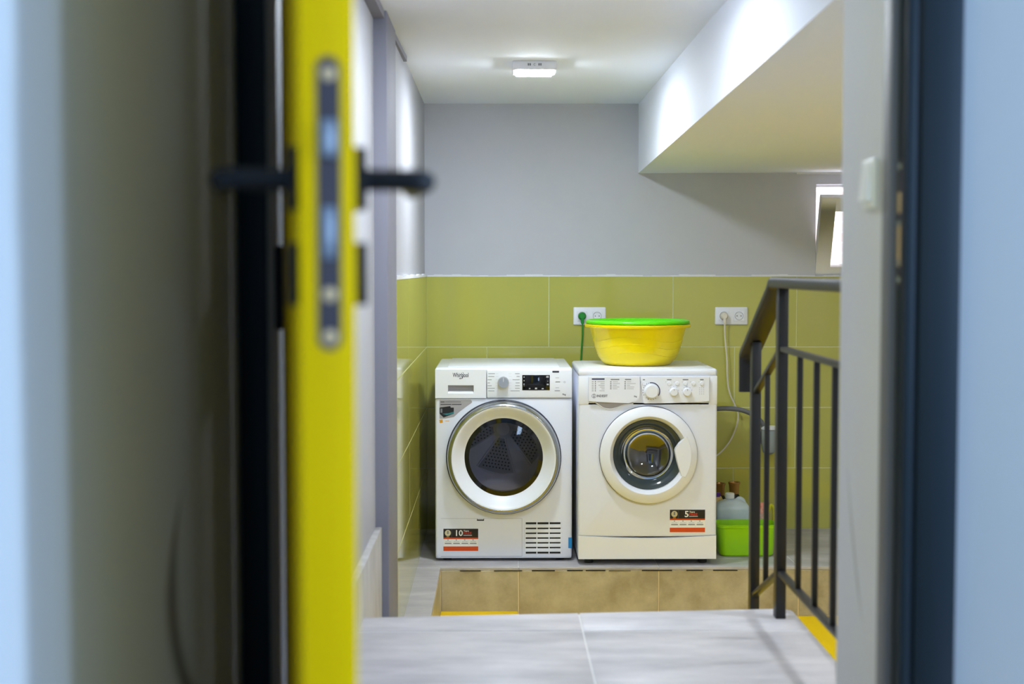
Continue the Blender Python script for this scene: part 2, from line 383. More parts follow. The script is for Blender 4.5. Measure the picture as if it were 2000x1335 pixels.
# podium: the machines' floor, with a narrow arm along the left wall
pod = struct('floor_podium', MB().box((XL - 0.05, YP + 0.012, ZF - 0.1), (XR, YB, -0.0025)).box((XL - 0.05, 3.80, ZF - 0.1), (XPIT - 0.012, YP + 0.02, -0.0025)), 'grout_pale',
             'raised podium floor of grey stone tiles under the machines', 'floor')
XJT = [XL, 0.0913, 0.693, 1.295, 1.897, XR]
for y0, y1 in ((YP, 6.22), (6.22, 6.81), (6.81, YB)):
    for a, b_ in zip(XJT[:-1], XJT[1:]):
        tile(pod, 'stone_tile', (b_ - a - GR, y1 - y0 - GR, 0.012), ((a + b_) / 2, (y0 + y1) / 2, -0.006))
for y0, y1 in ((3.82, 4.13), (4.13, 4.73), (4.73, 5.33), (5.33, YP)):
    tile(pod, 'stone_tile', (XPIT - XL - GR, y1 - y0 - GR, 0.012), ((XPIT + XL) / 2, (y0 + y1) / 2, -0.006))
# front of the podium: brown tiles with sandy joints
MB().box((XPIT - 0.012, YP + 0.0045, ZF), (XR, YP + 0.013, -0.013)).box((XPIT - 0.013, 3.9, ZF), (XPIT - 0.0045, YP + 0.006, -0.013)).build('grout', 'grout_sand', pod)
XF = [XPIT, 0.0913, 0.693, 1.295, 1.897, XR]
for a, b_ in zip(XF[:-1], XF[1:]):
    tile(pod, 'brown_tile', (b_ - a - 0.006, 0.010, -ZF - 0.018), ((a + b_) / 2, YP + 0.006, ZF / 2 - 0.005))
for y0, y1 in ((3.92, 4.84), (4.84, 5.44), (5.44, YP)):
    tile(pod, 'brown_tile', (0.010, y1 - y0 - 0.006, -ZF - 0.018), (XPIT - 0.006, (y0 + y1) / 2, ZF / 2 - 0.005))
# dark broken joint under the podium nosing
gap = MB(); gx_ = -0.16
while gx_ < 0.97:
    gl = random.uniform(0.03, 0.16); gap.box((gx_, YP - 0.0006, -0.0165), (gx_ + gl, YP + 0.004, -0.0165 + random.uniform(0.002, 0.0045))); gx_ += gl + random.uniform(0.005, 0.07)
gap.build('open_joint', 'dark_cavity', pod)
# yellow lower floor and yellow low step beside the podium
struct('floor', MB().box((XPIT - 0.02, YW1, ZF - 0.1), (XR, YP + 0.03, ZF)), 'yellow_floor', 'yellow painted lower floor between landing and podium', 'floor')
struct('trim_4', MB().box((XPIT, 5.62, ZF), (0.088, YP, ZF + 0.026), 0.004), 'yellow_floor', 'low yellow step strip against the brown podium tiles', 'step')

# landing and the steps behind it
def far_y(x): return 3.85 + (x - (-0.375)) / 1.2 * 0.09
land = struct('floor_landing', MB().loft([[(XREC, YW0 - 0.2, z), (XLAND - 0.004, YW0 - 0.2, z), (XLAND - 0.004, far_y(XLAND) - 0.005, z), (XREC, far_y(XREC) - 0.005, z)] for z in (ZF, ZL - 0.0025)]),
              'grout_pale', 'upper landing of grey stone tiles inside the doorway', 'floor')
XM = 0.2255
def land_tile(x0, x1, y0, ya, yb, rc=0.0):
    g = GR / 2; P = [(x0 + g, y0 + g), (x1 - g, y0 + g)]
    if rc: P += [(x1 - g - rc * (1 - math.cos(t)), yb - rc + rc * math.sin(t)) for t in [R(a) for a in (0, 15, 30, 45, 60, 75, 90)]]
    else: P += [(x1 - g, yb)]
    P += [(x0 + g, ya)]
    ch = 0.002; cx = sum(p[0] for p in P) / len(P); cy = sum(p[1] for p in P) / len(P)
    sh = [(cx + (x - cx) * (1 - ch / 0.3), cy + (y - cy) * (1 - ch / 0.15)) for x, y in P]
    MB().loft([[(x, y, ZL - 0.010) for x, y in P], [(x, y, ZL - 0.0012) for x, y in P], [(x, y, ZL) for x, y in sh]]).build('tile', 'stone_tile', land)
for x0, x1 in ((-0.3755, XM), (XM, XLAND)):
    land_tile(x0, x1, 3.704, far_y(x0), far_y(x1), 0.035 if x1 == XLAND else 0)
    for y0, y1 in ((3.10, 3.70), (2.50, 3.10), (2.03, 2.50)): land_tile(x0, x1, y0, y1 - 0.004, y1 - 0.004)
st = struct('trim_5', MB().box((XPIT + 0.002, 3.86, ZF), (XLAND - 0.004, 4.24, 0.145)).box((XPIT + 0.002, 4.2, ZF), (XLAND - 0.004, 4.52, -0.035)), 'stone_tile', 'two grey stone steps going down behind the landing', 'steps')
# stone skirting on the recessed left wall
sk = struct('baseboard_left', MB().box((XREC - 0.004, YW1, ZF), (XREC + 0.020, 4.468, 0.462), 0.003), 'skirting_stone', 'grey stone skirting along the recessed wall beside the landing', 'skirting')

# ------------------------------------------------------------------ ceiling lamps
def ceiling_lamp(x, y, label, z=ZC):
    t = thing('ceiling_lamp', label, 'lamp', (x, y, z), group='square ceiling lamps of the laundry')
    MB().box((-0.085, -0.085, -0.034), (0.085, 0.085, 0.0), 0.004).build('housing', 'lamp_housing', t)
    MB().box((-0.070, -0.070, -0.0400), (0.070, 0.070, -0.0335), 0.0016, 2).build('diffuser', 'lamp_glow', t)
    for dx in (-0.024, -0.017, 0.017, 0.024): MB().box((dx - 0.0025, -0.0856, -0.019), (dx + 0.0025, -0.0845, -0.010)).build('vent_slot', 'grey_print', t)
    MB().lathe([(0.003, 0), (0.0045, 0)], (0, -0.0856, -0.0145), 'y', 12, a0=R(40), a1=R(320)).build('vent_mark', 'grey_print', t)
    return t
ceiling_lamp(0.145, 5.61, 'small square lit lamp on the ceiling above the dryer')
def soffit_z(y): return zs0 + (YB - y) / (YB - YW1) * 0.088 + 0.010
ceiling_lamp(0.145, 3.85, 'small square lit lamp on the ceiling above the landing edge')
ceiling_lamp(1.62, 3.55, 'small square lit lamp under the soffit above the stairwell', soffit_z(3.55))

# ------------------------------------------------------------------ sticker (shared by both machines)
def warranty_sticker(parent, x0, z0, number, wide):
    w, h = 0.152, 0.0975
    s = MB().box((x0, -0.0009, z0), (x0 + w, -0.0001, z0 + h)).build('sticker', 'white_print', parent)
    tag(s, 'black, white and orange guarantee sticker')
    y = -0.0013
    print_quad(s, 'black_band', 'black_print', x0, x0 + w, z0 + h * 0.60, z0 + h, y)
    print_quad(s, 'orange_line', 'orange_print', x0, x0 + w, z0 + h * 0.535, z0 + h * 0.60, y)
    print_quad(s, 'orange_band', 'orange_print', x0, x0 + w, z0, z0 + h * 0.20, y)
    MB().lathe([(0, 0), (0.0135, 0)], (x0 + 0.0195, y - 0.0003, z0 + h * 0.81), 'y', 20).build('emblem', 'gold_print', s)
    print_quad(s, 'emblem_core', 'grey_print', x0 + 0.0165, x0 + 0.0225, z0 + h * 0.76, z0 + h * 0.90, y - 0.0006)
    print_quad(s, 'emblem_base', 'amber_print', x0 + 0.0135, x0 + 0.0255, z0 + h * 0.625, z0 + h * 0.645, y - 0.0004)
    print_quad(s, 'divider', 'grey_print', x0 + 0.0365, x0 + 0.0372, z0 + h * 0.62, z0 + h * 0.98, y - 0.0003)
    nx = x0 + (0.055 if wide else 0.064); nw = 0.030 if wide else 0.017
    lettering(s, number, 'white_print', nx, nx + nw, z0 + h * 0.67, z0 + h * 0.945, y - 0.0004, 'number')
    tx = nx + nw + 0.0025
    lettering(s, 'Years', 'white_print', tx, tx + 0.024, z0 + h * 0.865, z0 + h * 0.945, y - 0.0004)
    lettering(s, 'FREE', 'red_print', tx, tx + 0.036, z0 + h * 0.745, z0 + h * 0.85, y - 0.0004)
    print_quad(s, 'print_line', 'pale_print', tx, tx + 0.037, z0 + h * 0.685, z0 + h * 0.72, y - 0.0003)
    for k in range(4):
        a = x0 + 0.006 + k * 0.0365
        print_quad(s, 'print_line', 'grey_print', a + 0.011, a + 0.017, z0 + h * 0.475, z0 + h * 0.51, y)
        print_quad(s, 'print_line', 'pale_print', a + 0.002, a + 0.027, z0 + h * 0.40, z0 + h * 0.425, y)
        print_quad(s, 'print_line', 'grey_print', a, a + 0.029, z0 + h * 0.315, z0 + h * 0.355, y)
    for k in range(3): print_quad(s, 'column_line', 'pale_print', x0 + 0.0365 + k * 0.0365, x0 + 0.0369 + k * 0.0365, z0 + h * 0.24, z0 + h * 0.5, y)
    return s

# ------------------------------------------------------------------ tumble dryer
def dryer():
    w, d, h, Yf, zb = 0.597, 0.645, 0.843, 6.17, 0.010; hw = w / 2
    sc = F / Yf; px0 = 849.3
    def U(px): return (px - px0) / sc - hw
    def V(py): return (1098 - py) / sc
    t = thing('tumble_dryer', 'white tumble dryer with silver-ringed dark porthole, nothing standing on it', 'tumble dryer', (X_at(px0, Yf) + hw, Yf, 0.0))
    def part(mb, name, m, par=None, angle=35): return mb.build(name, m, par or t, angle=angle)
    Z = zb
    # shell
    part(MB().box((-hw, 0.02, Z), (-hw + 0.012, d, Z + h - 0.03), 0.004).box((hw - 0.012, 0.02, Z), (hw, d, Z + h - 0.03), 0.004)
         .box((-hw, d - 0.012, Z), (hw, d, Z + h - 0.03), 0.004).box((-hw + 0.01, 0.02, Z), (hw - 0.01, d, Z + 0.012)), 'body', 'white_enamel')
    part(MB().box((-hw, 0.004, Z + h - 0.034), (hw, d, Z + h - 0.004), 0.010, 4).box((-hw + 0.055, 0.03, Z + h - 0.006), (hw - 0.055, d - 0.03, Z + h), 0.003), 'top_panel', 'white_enamel')
    for sx in (-1, 1):
        for y in (0.06, d - 0.06): part(MB().cyl(0.02, (sx * (hw - 0.05), y, 0.0), zb + 0.002, 'z', 16), 'foot', 'black_print')
    # front
    zc = V(891.5) ; zctl = V(775.5)
    part(plate_hole(MB(), -hw, hw, Z + 0.002, zctl - 0.001, 0.012, 0.010, 0, zc, 0.215, 0.0, 0.024), 'front_panel', 'white_enamel')
    # control panel with the tank drawer
    xd = U(950)
    cp = part(MB().box((xd + 0.001, -0.006, zctl + 0.0005), (hw - 0.001, 0.03, Z + h - 0.012), 0.005, 3), 'control_panel', 'white_plastic')
    hx0, hx1, hz0, hz1 = U(874.5), U(925), V(766), V(750)
    dr = part(MB().grid_holes([-hw + 0.001, hx0, hx1, xd - 0.001], [zctl + 0.0005, hz0, hz1, Z + h - 0.012], [(1, 1)], -0.006, 0.024), 'drawer', 'white_plastic')
    part(MB().box((hx0 - 0.001, 0.018, hz0 - 0.001), (hx1 + 0.001, 0.022, hz1 + 0.001)), 'handle_recess', 'silver_print', dr)
    MB().loft([[(hx0 - .004, -0.0065, hz0 - .004), (hx1 + .004, -0.0065, hz0 - .004), (hx1 + .004, -0.0055, hz0), (hx0 - .004, -0.0055, hz0)],
               [(hx0 + .003, 0.010, hz0 + 0.001), (hx1 - .003, 0.010, hz0 + 0.001), (hx1 - .003, 0.010, hz0 + .010), (hx0 + .003, 0.010, hz0 + .010)]]).build('handle_lip', 'white_plastic', dr)
    lettering(dr, 'Whirlpool', 'dark_print', U(884), U(915), V(737), V(725.5), -0.0064)
    MB().tube([(U(900), -0.0065, V(735)), (U(897), -0.0065, V(737.2)), (U(903), -0.0065, V(735.5)), (U(905), -0.0065, V(727)), (U(903.5), -0.0065, V(724.6))], 0.0009, 6, 6).build('logo_swirl', 'dark_print', dr)
    kn = part(MB().lathe([(0.0, -0.034), (0.0215, -0.034), (0.0232, -0.031), (0.0245, -0.006), (0.0265, -0.0055)], (U(983), 0, V(744)), 'y', 40), 'knob', 'brushed')
    print_quad(kn, 'pointer', 'white_print', U(983) - 0.0012, U(983) + 0.0012, V(744) + 0.004, V(744) + 0.021, -0.0346)
    ds = part(MB().box((U(1020), -0.0072, V(760)), (U(1074), -0.004, V(730)), 0.001), 'display', 'black_gloss')
    for px_, py_, ww, hh in ((1023.5, 734, 1.6, 2.4), (1023.5, 741, 1.6, 2.4), (1023.5, 748, 2, 2.4), (1023.5, 751, 1.2, 1.2), (1069.5, 733.5, 5, 3.2), (1070, 742, 2, 1), (1070, 748.5, 4, 2.6),
                             (1034.5, 756.5, 3, 2.2), (1047, 756.3, 4.2, 3.0), (1060, 756.8, 4, 2.2)):
        print_quad(ds, 'icon', 'pale_print', U(px_ - ww / 2), U(px_ + ww / 2), V(py_ + hh / 2), V(py_ - hh / 2), -0.0078)
    for k, py_ in enumerate((727.3, 732.8, 739.2, 745.3, 751.0, 756.0, 761.0)):
        a = (953.5 if k in (0, 1, 6) else 952.2); ln = (13, 12, 8, 4.5, 8, 14, 12)[k]
        print_quad(cp, 'legend_line', 'grey_print', U(a), U(a + ln), V(py_ + 0.5), V(py_ - 0.5), -0.0063)
        ln = (9, 6, 14, 8, 9, 9, 18)[k]
        print_quad(cp, 'legend_line', 'grey_print', U(1015 - ln), U(1015), V(py_ + 0.5), V(py_ - 0.5), -0.0063)
        print_quad(cp, 'guide_line', 'pale_print', U(968), U(973), V(py_ + 0.15), V(py_ - 0.15), -0.0063)
        print_quad(cp, 'guide_line', 'pale_print', U(993), U(999), V(py_ + 0.15), V(py_ - 0.15), -0.0063)
    print_quad(cp, 'legend_block', 'dark_print', U(1079), U(1092), V(725.5), V(721.8), -0.0063)
    for py_ in (735.5, 743.8, 755): print_quad(cp, 'legend_line', 'pale_print', U(1085), U(1092), V(py_ + 0.6), V(py_ - 0.6), -0.0063)
    print_quad(cp, 'legend_line', 'grey_print', U(1083.5), U(1094), V(761.5), V(760.2), -0.0063)
    print_quad(cp, 'legend_line', 'grey_print', U(1085), U(1094), V(744.3), V(743.2), -0.0063)
    MB().lathe([(0.0028, 0), (0.0036, 0)], (U(1103), -0.0063, V(744)), 'y', 16).build('start_symbol', 'dark_print', cp)
    lettering(cp, '9kg', 'dark_print', U(1098.5), U(1105.5), V(770.8), V(766.3), -0.0064)
    # door
    dw = part(MB().lathe([(0.2440, 0.0005), (0.2515, -0.0005), (0.2510, -0.006), (0.2470, -0.010)], (0, 0, zc), 'y', 96), 'door_gasket', 'dark_print')
    door = part(MB().lathe([(0.2260, -0.0540), (0.2235, -0.0542), (0.219, -0.0515), (0.212, -0.0455), (0.202, -0.034), (0.192, -0.0225), (0.183, -0.0135), (0.176, -0.0075), (0.171, -0.005), (0.171, 0.0)], (0, 0, zc), 'y', 96), 'door', 'white_plastic', angle=60)
    part(MB().lathe([(0.2455, 0.0), (0.2465, -0.018), (0.2455, -0.029), (0.2425, -0.039), (0.2380, -0.047), (0.2325, -0.0525), (0.2275, -0.0548), (0.2255, -0.0535)], (0, 0, zc), 'y', 96), 'chrome_ring', 'chrome', door, 60)
    part(MB().lathe([(0.172, -0.0045), (0.151, -0.0085)], (0, 0, zc), 'y', 96), 'window_border', 'black_gloss', door, 60)
    part(MB().lathe([(0.0, -0.018), (0.05, -0.0172), (0.10, -0.0140), (0.152, -0.0085)], (0, 0, zc), 'y', 96), 'window_glass', 'dryer_glass', door, 60)
    # drum
    zd = 0.505; dep = 0.52
    part(MB().lathe([(0.172, 0.005), (0.176, 0.06), (0.20, 0.09), (0.265, 0.10), (0.268, dep)], (0, 0, zc + 0.02), 'y', 72), 'drum', 'drum_steel', angle=60)
    bp = part(MB().disc(0.268, (0, dep - 0.004, zc + 0.02), 'y', 72).lathe([(0.0, -0.018), (0.03, -0.018), (0.045, -0.006), (0.05, 0)], (0, dep - 0.004, zd + 0.02), 'y', 40), 'drum_back', 'drum_plate')
    holes = MB(); cz_ = zd + 0.02
    for k in range(5):
        a = R(-100 + 72 * k)
        outline = []
        def pol(r_, off): return (r_ * math.cos(a) - off * math.sin(a), r_ * math.sin(a) + off * math.cos(a))
        rin, rout, hi_, ho = 0.044, 0.215, 0.022, 0.100
        for q in range(9): b2 = R(90 + 180 * q / 8); outline.append((rin + 0.012 + hi_ * math.cos(b2), hi_ * math.sin(b2)))
        for q in range(9): b2 = -0.43 + 0.86 * q / 8; outline.append((rout * math.cos(b2), rout * math.sin(b2)))
        poly = []
        for r_, o_ in outline:
            x, z = pol(r_, o_); z += cz_
            poly.append((x, z))
        MB().prism(poly, dep - 0.008, dep - 0.0045).build('drum_pad', 'drum_pad', bp)
        MB().tube([(x, dep - 0.009, z) for x, z in poly + poly[:2]], 0.005, 6).build('pad_rim', 'drum_plate', bp)
        for i in range(9):
            r_ = rin + 0.018 + i * 0.0155; half = hi_ + (ho - hi_) * (r_ - rin) / (rout - rin) * 0.82; n = max(1, int(half * 2 / 0.0155))
            for j in range(n):
                o_ = (j - (n - 1) / 2) * 0.0155; x, z = pol(r_, o_); holes.disc(0.0042, (x, dep - 0.0086, z + cz_), 'y', 6)
    ho_ = part(holes, 'perforations', 'dark_cavity', bp); ho_['kind'] = 'stuff'
    # kick panel and grille
    print_quad(t, 'kick_seam', 'seam_grey', U(860), U(1019), V(1013.0), V(1012.6), -0.0004)
    print_quad(t, 'kick_seam', 'seam_grey', U(1019.4), U(1019.9), V(1087.6), V(1012.6), -0.0004)
    print_quad(t, 'kick_seam', 'seam_grey', U(860), U(1019.6), V(1088.0), V(1087.4), -0.0004)
    part(MB().box((U(931), -0.0012, V(1017.4)), (U(945), 0.001, V(1015)), 0.0003).box((U(931), -0.0012, V(1017.4)), (U(932.2), 0.001, V(1013.6))).box((U(943.8), -0.0012, V(1017.4)), (U(945), 0.001, V(1013.6))), 'latch_slot', 'dark_cavity')
    gx = [U(v) for v in (1021, 1027, 1048, 1050, 1072, 1074, 1095.5, 1110)]
    rows = [1023, 1032.6, 1042.2, 1051.8, 1061.3, 1070.8, 1080.3]
    zsx = [V(1087)]
    for r_ in rows[::-1]: zsx += [V(r_ + 1.6), V(r_ - 1.5)]
    zsx += [V(1015)]
    gr = part(MB().box((gx[1] - .002, -0.0006, zsx[1] - .002), (gx[6] + .002, 0.0005, zsx[-2] + .002)), 'grille', 'dark_cavity')
    for j in range(0, len(zsx) - 1, 2):
        if 0 < j < len(zsx) - 2: MB().box((gx[1] - .002, -0.0042, zsx[j]), (gx[6] + .002, -0.0004, zsx[j + 1]), 0.0008, 1).build('grille_bar', 'white_plastic', gr)
    for a, b_ in ((gx[2], gx[3]), (gx[4], gx[5]), (gx[1] - .004, gx[1]), (gx[6], gx[6] + .004)):
        MB().box((a, -0.0040, zsx[1] - .003), (b_, -0.0004, zsx[-2] + .003), 0.0006, 1).build('grille_rib', 'white_plastic', gr)
    # stickers and tape
    warranty_sticker(t, U(865), V(1077), '10', True)
    s = MB().prism([(U(858), V(779)), (U(919), V(779)), (U(921.5), V(781)), (U(921.3), V(784.5)), (U(909), V(793)), (U(896), V(803)), (U(886), V(812.5)), (U(870), V(815.5)), (U(858), V(816))], -0.0009, -0.0001).build('info_sticker', 'silver_print', t)
    tag(s, 'grey sticker with a dark picture of a machine')
    y = -0.0013
    for a, b_, py_, m_ in ((860, 868, 782.8, 'dark_print'), (869, 900, 782.8, 'grey_print'), (860, 881, 787.8, 'dark_print'), (882, 901, 787.8, 'dark_print')):
        print_quad(s, 'print_line', m_, U(a), U(b_), V(py_ + 0.8), V(py_ - 0.8), y)
    MB().prism([(U(858), V(794)), (U(879), V(791)), (U(880), V(794)), (U(886), V(794)), (U(886), V(806)), (U(866), V(813.5)), (U(858), V(806))], y, y + 0.0003).build('picture', 'black_print', s)
    MB().prism([(U(863), V(806)), (U(876), V(805)), (U(886), V(802)), (U(886), V(806)), (U(872), V(809))], y - 0.0003, y).build('picture_light', 'teal_print', s)
    print_quad(s, 'picture_shade', 'grey_print', U(860), U(863.5), V(804), V(796), y - 0.0003)
    e = MB().prism([(U(857.5), V(818)), (U(864), V(817.5)), (U(864.5), V(823.5)), (U(858.5), V(824.5))], -0.0008, -0.0001).build('energy_mark', 'amber_print', t)
    print_quad(e, 'print_line', 'amber_print', U(869), U(877), V(820.6), V(819.6), -0.0008)
    part(MB().box((U(1111), -0.0008, V(1072)), (U(1118.4), -0.0001, V(1051))).box((hw - 0.0003, -0.0008, V(1072)), (hw + 0.0006, 0.012, V(1051))), 'tape', 'blue_tape')
    return t
dryer()

# ------------------------------------------------------------------ washing machine
def washer():
    w, d, Yf, zb = 0.597, 0.555, 6.08, 0.028; hw = w / 2; sc = F / Yf; px0 = 1130.3
    h = 0.850 - zb
    def U(px): return (px - px0) / sc - hw
    def V(py): return zb + (1095.5 - py) / sc
    t = thing('washing_machine', 'white front-loading washing machine with yellow basin on its top', 'washing machine', (X_at(px0, Yf) + hw, Yf, 0.0))
    def part(mb, name, m, par=None, angle=35): return mb.build(name, m, par or t, angle=angle)
    Z1 = zb + h
    part(MB().box((-hw, 0.02, zb), (-hw + 0.010, d, Z1 - 0.03), 0.003).box((hw - 0.010, 0.02, zb), (hw, d, Z1 - 0.03), 0.003)
         .box((-hw, d - 0.010, zb), (hw, d, Z1 - 0.03), 0.003).box((-hw + 0.01, 0.02, zb), (hw - 0.01, d, zb + 0.01)), 'body', 'white_enamel')
    part(MB().box((-hw - 0.001, 0.0, V(735)), (hw + 0.001, d, Z1), 0.013, 5).box((-hw + 0.04, 0.05, Z1 - 0.004), (hw - 0.04, d - 0.02, Z1 + 0.0012), 0.001), 'top_panel', 'white_plastic')
    for sx in (-1, 1):
        for y in (0.07, d - 0.06): part(MB().cyl(0.02, (sx * (hw - 0.05), y, 0.0), zb + 0.002, 'z', 16), 'foot', 'black_print')
    zc = V(889); zk = V(1048)
    zctl = V(787)
    part(plate_hole(MB(), -hw, hw, V(1052), zctl + 0.01, 0.008, 0.010, 0.0 + U(1268), zc, 0.180, 0.0, 0.024), 'front_panel', 'white_enamel')
    # plinth with a shallow curved upper edge
    n = 20; top = [(-hw + 0.001 + (w - 0.002) * k / n, V(1048.5 + 5.2 * (1 - (2 * k / n - 1) ** 2)) - 0.001) for k in range(n + 1)]
    part(MB().prism([(-hw + 0.001, zb), (hw - 0.001, zb)] + top[::-1], -0.004, 0.02), 'plinth', 'white_plastic')
    part(MB().prism([(x, z + 0.0004) for x, z in top] + [(x, z + 0.0022) for x, z in top[::-1]], -0.0006, 0.0), 'plinth_seam', 'seam_grey')
    # control panel, curved lower edge
    def low(px): k = (px - 1268) / 118.0; return V(783 + 4.5 * max(0.0, 1 - k * k))
    xs = [1150 + (1386 - 1150) * k / 24 for k in range(25)]
    cpoly = [(U(v), low(v)) for v in xs if v >= 1251] + [(U(1386), V(735.5)), (U(1251), V(735.5))]
    cp = part(MB().prism(cpoly, -0.012, 0.01), 'control_panel', 'white_plastic')
    part(MB().box((-hw + 0.001, -0.002, V(790)), (U(1150), 0.012, V(734)), 0.002).box((U(1386), -0.002, V(790)), (hw - 0.001, 0.012, V(734)), 0.002).box((U(1150), 0.0, V(790)), (U(1386), 0.012, V(734))), 'panel_surround', 'white_plastic')
    dpoly = [(U(v), low(v)) for v in xs if v < 1238] + [(U(1243), V(783)), (U(1249), V(777.5)), (U(1250), V(774)), (U(1250), V(735.5)), (U(1150), V(735.5))]
    dr = part(MB().prism(dpoly, -0.012, 0.01), 'drawer', 'white_plastic')
    # finger recess below the drawer
    rp = [(U(1163), V(785.5)), (U(1172), V(792)), (U(1180), V(797)), (U(1192), V(799)), (U(1205), V(796.5)), (U(1220), V(791)), (U(1238), V(788.5))]
    part(MB().prism(rp + [(U(1238), V(785)), (U(1163), V(784))], -0.0012, -0.0002), 'finger_recess', 'silver_print')
    part(MB().tube([(x, -0.0008, z) for x, z in rp], 0.0024, 8, 5), 'finger_recess_lip', 'white_plastic')
    # drawer printing
    y = -0.0126
    print_quad(dr, 'legend_block', 'navy_print', U(1156), U(1181), V(741), V(738.2), y)
    for k in range(6):
        py_ = 744.5 + k * 3.6
        print_quad(dr, 'legend_line', 'pale_print', U(1156), U(1159.5), V(py_ + 1), V(py_ - 1), y)
        print_quad(dr, 'legend_line', 'grey_print', U(1162), U(1164), V(py_ + 1), V(py_ - 1), y)
        ln = (14, 8, 12, 9, 6, 10)[k]; print_quad(dr, 'legend_line', 'pale_print', U(1181 - ln), U(1181), V(py_ + 0.7), V(py_ - 0.7), y)
    for a, first in ((1191, 'Cottons'), (1219, 'Special')):
        print_quad(dr, 'legend_line', 'grey_print', U(a + 2), U(a + (19 if a < 1200 else 14)), V(741.5), V(739.5), y)
        for k in range(5):
            py_ = 745 + k * 3.4; ln = (10, 14, 8, 13, 9)[k] if a < 1200 else (8, 17, 6, 14, 13)[k]
            print_quad(dr, 'legend_line', 'grey_print', U(a + 1), U(a + 3.5), V(py_ + 0.9), V(py_ - 0.9), y)
            print_quad(dr, 'legend_line', 'pale_print', U(a + 6), U(a + 6 + ln), V(py_ + 0.6), V(py_ - 0.6), y)
    MB().lathe([(0.0078, 0), (0.0092, 0)], (U(1160.3), y, V(772.8)), 'y', 24).build('logo_ring', 'navy_print', dr)
    print_quad(dr, 'logo_stem', 'navy_print', U(1159.7), U(1161), V(776), V(771.6), y); print_quad(dr, 'logo_dot', 'navy_print', U(1159.7), U(1161), V(770.8), V(769.6), y)
    lettering(dr, 'INDESIT', 'navy_print', U(1166), U(1187), V(775), V(770.3), y)
    lettering(dr, '5kg', 'dark_print', U(1238.5), U(1244.5), V(776), V(772), y)
    # knobs, buttons, scale
    kn = part(MB().lathe([(0.0, -0.036), (0.0255, -0.036), (0.0285, -0.033), (0.0300, -0.014), (0.031, -0.012)], (U(1272.5), 0, V(763.5)), 'y', 40), 'programme_knob', 'white_plastic')
    MB().lathe([(0.0345, 0), (0.0385, 0)], (U(1272.5), y, V(763.5)), 'y', 32, a0=R(-32), a1=R(100)).build('dial_arc', 'navy_print', cp)
    for a in (108, 122, 138, 155, 172, 190, 206, 232, 250, 268, 285, 302):
        MB().disc(0.0017, (U(1272.5) + 0.0362 * math.cos(R(a)), y, V(763.5) + 0.0362 * math.sin(R(a))), 'y', 10).build('dial_dot', 'navy_print' if a < 220 else 'grey_print', cp)
    for px_ in (1316.5, 1342.5):
        kk = part(MB().lathe([(0.0, -0.028), (0.0145, -0.028), (0.0165, -0.026), (0.0180, -0.012)], (U(px_), 0, V(765)), 'y', 32), 'knob', 'white_plastic')
        print_quad(kk, 'pointer', 'grey_print', U(px_) - 0.0008, U(px_) + 0.0008, V(765) + 0.006, V(765) + 0.0135, -0.0285)
        for a in (20, 55, 90, 125, 160): MB().disc(0.0012, (U(px_) + 0.0225 * math.cos(R(a)), y, V(765) + 0.0225 * math.sin(R(a))), 'y', 8).build('dial_dot', 'grey_print', cp)
    for px_ in (1258, 1307, 1323, 1339, 1355, 1371.5):
        part(MB().cyl(0.0085, (U(px_), -0.0155, V(748.5)), 0.006, 'y', 24, 0.0015), 'button', 'white_plastic')
        MB().disc(0.0012, (U(px_ - 5.8), y, V(745.5)), 'y', 8).build('indicator', 'grey_print', cp)
    for a, b_ in ((1303, 1312), (1334, 1345), (1368, 1375), (1256, 1260)): print_quad(cp, 'legend_line', 'grey_print', U(a), U(b_), V(742), V(740), y)
    for k in range(4):
        for px_ in (1367.5, 1371.5, 1375.5): MB().disc(0.0013, (U(px_), y, V(757 + k * 4)), 'y', 8).build('indicator', 'grey_print', cp)
    # door
    cx = U(1268)
    door = part(MB().lathe([(0.2085, 0.002), (0.2100, -0.014), (0.2090, -0.0165), (0.2065, -0.0195), (0.2030, -0.0215), (0.170, -0.0335), (0.1675, -0.0335), (0.1660, -0.0315), (0.1540, 0.000), (0.1510, 0.004), (0.1500, 0.014)], (cx, 0, zc), 'y', 96), 'door', 'white_plastic', angle=28)
    part(MB().lathe([(0.2105, 0.001), (0.2118, -0.004), (0.2095, -0.008)], (cx, 0, zc), 'y', 96), 'door_gap', 'dark_print', door)
    arc = [(0.182 * math.cos(R(a)), 0.182 * math.sin(R(a))) for a in range(-32, 31, 4)]
    hp = [(0.149, 0.074), (0.129, 0.054), (0.113, 0.030), (0.1105, 0.022), (0.1125, 0.008), (0.119, -0.025), (0.130, -0.062), (0.139, -0.090)]
    hp = [(cx + x, zc + z) for x, z in hp + arc]
    cxh = sum(p[0] for p in hp) / len(hp); czh = sum(p[1] for p in hp) / len(hp)
    inn = [(cxh + (x - cxh) * 0.95, czh + (z - czh) * 0.96) for x, z in hp]
    part(MB().loft([[(x, -0.004, z) for x, z in hp], [(x, -0.028, z) for x, z in hp], [(x, -0.0338, z) for x, z in inn]]), 'door_handle', 'white_plastic', door, 50)
    part(MB().lathe([(0.1515, 0.002), (0.148, -0.001), (0.142, 0.004), (0.128, 0.012), (0.1127, 0.042)], (cx, 0, zc), 'y', 80), 'glass_rim', 'rubber_grey', door, 60)
    part(MB().lathe([(0.1215 * math.cos(R(a)), 0.012 + 0.080 * math.sin(R(a))) for a in range(22, 91, 6)], (cx, 0, zc), 'y', 80), 'glass_bowl', 'washer_glass', door, 60)
    part(MB().lathe([(0.180, 0.02), (0.172, 0.05), (0.178, 0.09), (0.235, 0.10), (0.238, 0.43), (0.0, 0.43)], (cx, 0, zc), 'y', 72), 'drum', 'drum_steel', angle=60)
    warranty_sticker(t, U(1311), V(1042.5), '5', False)
    return t
washer()

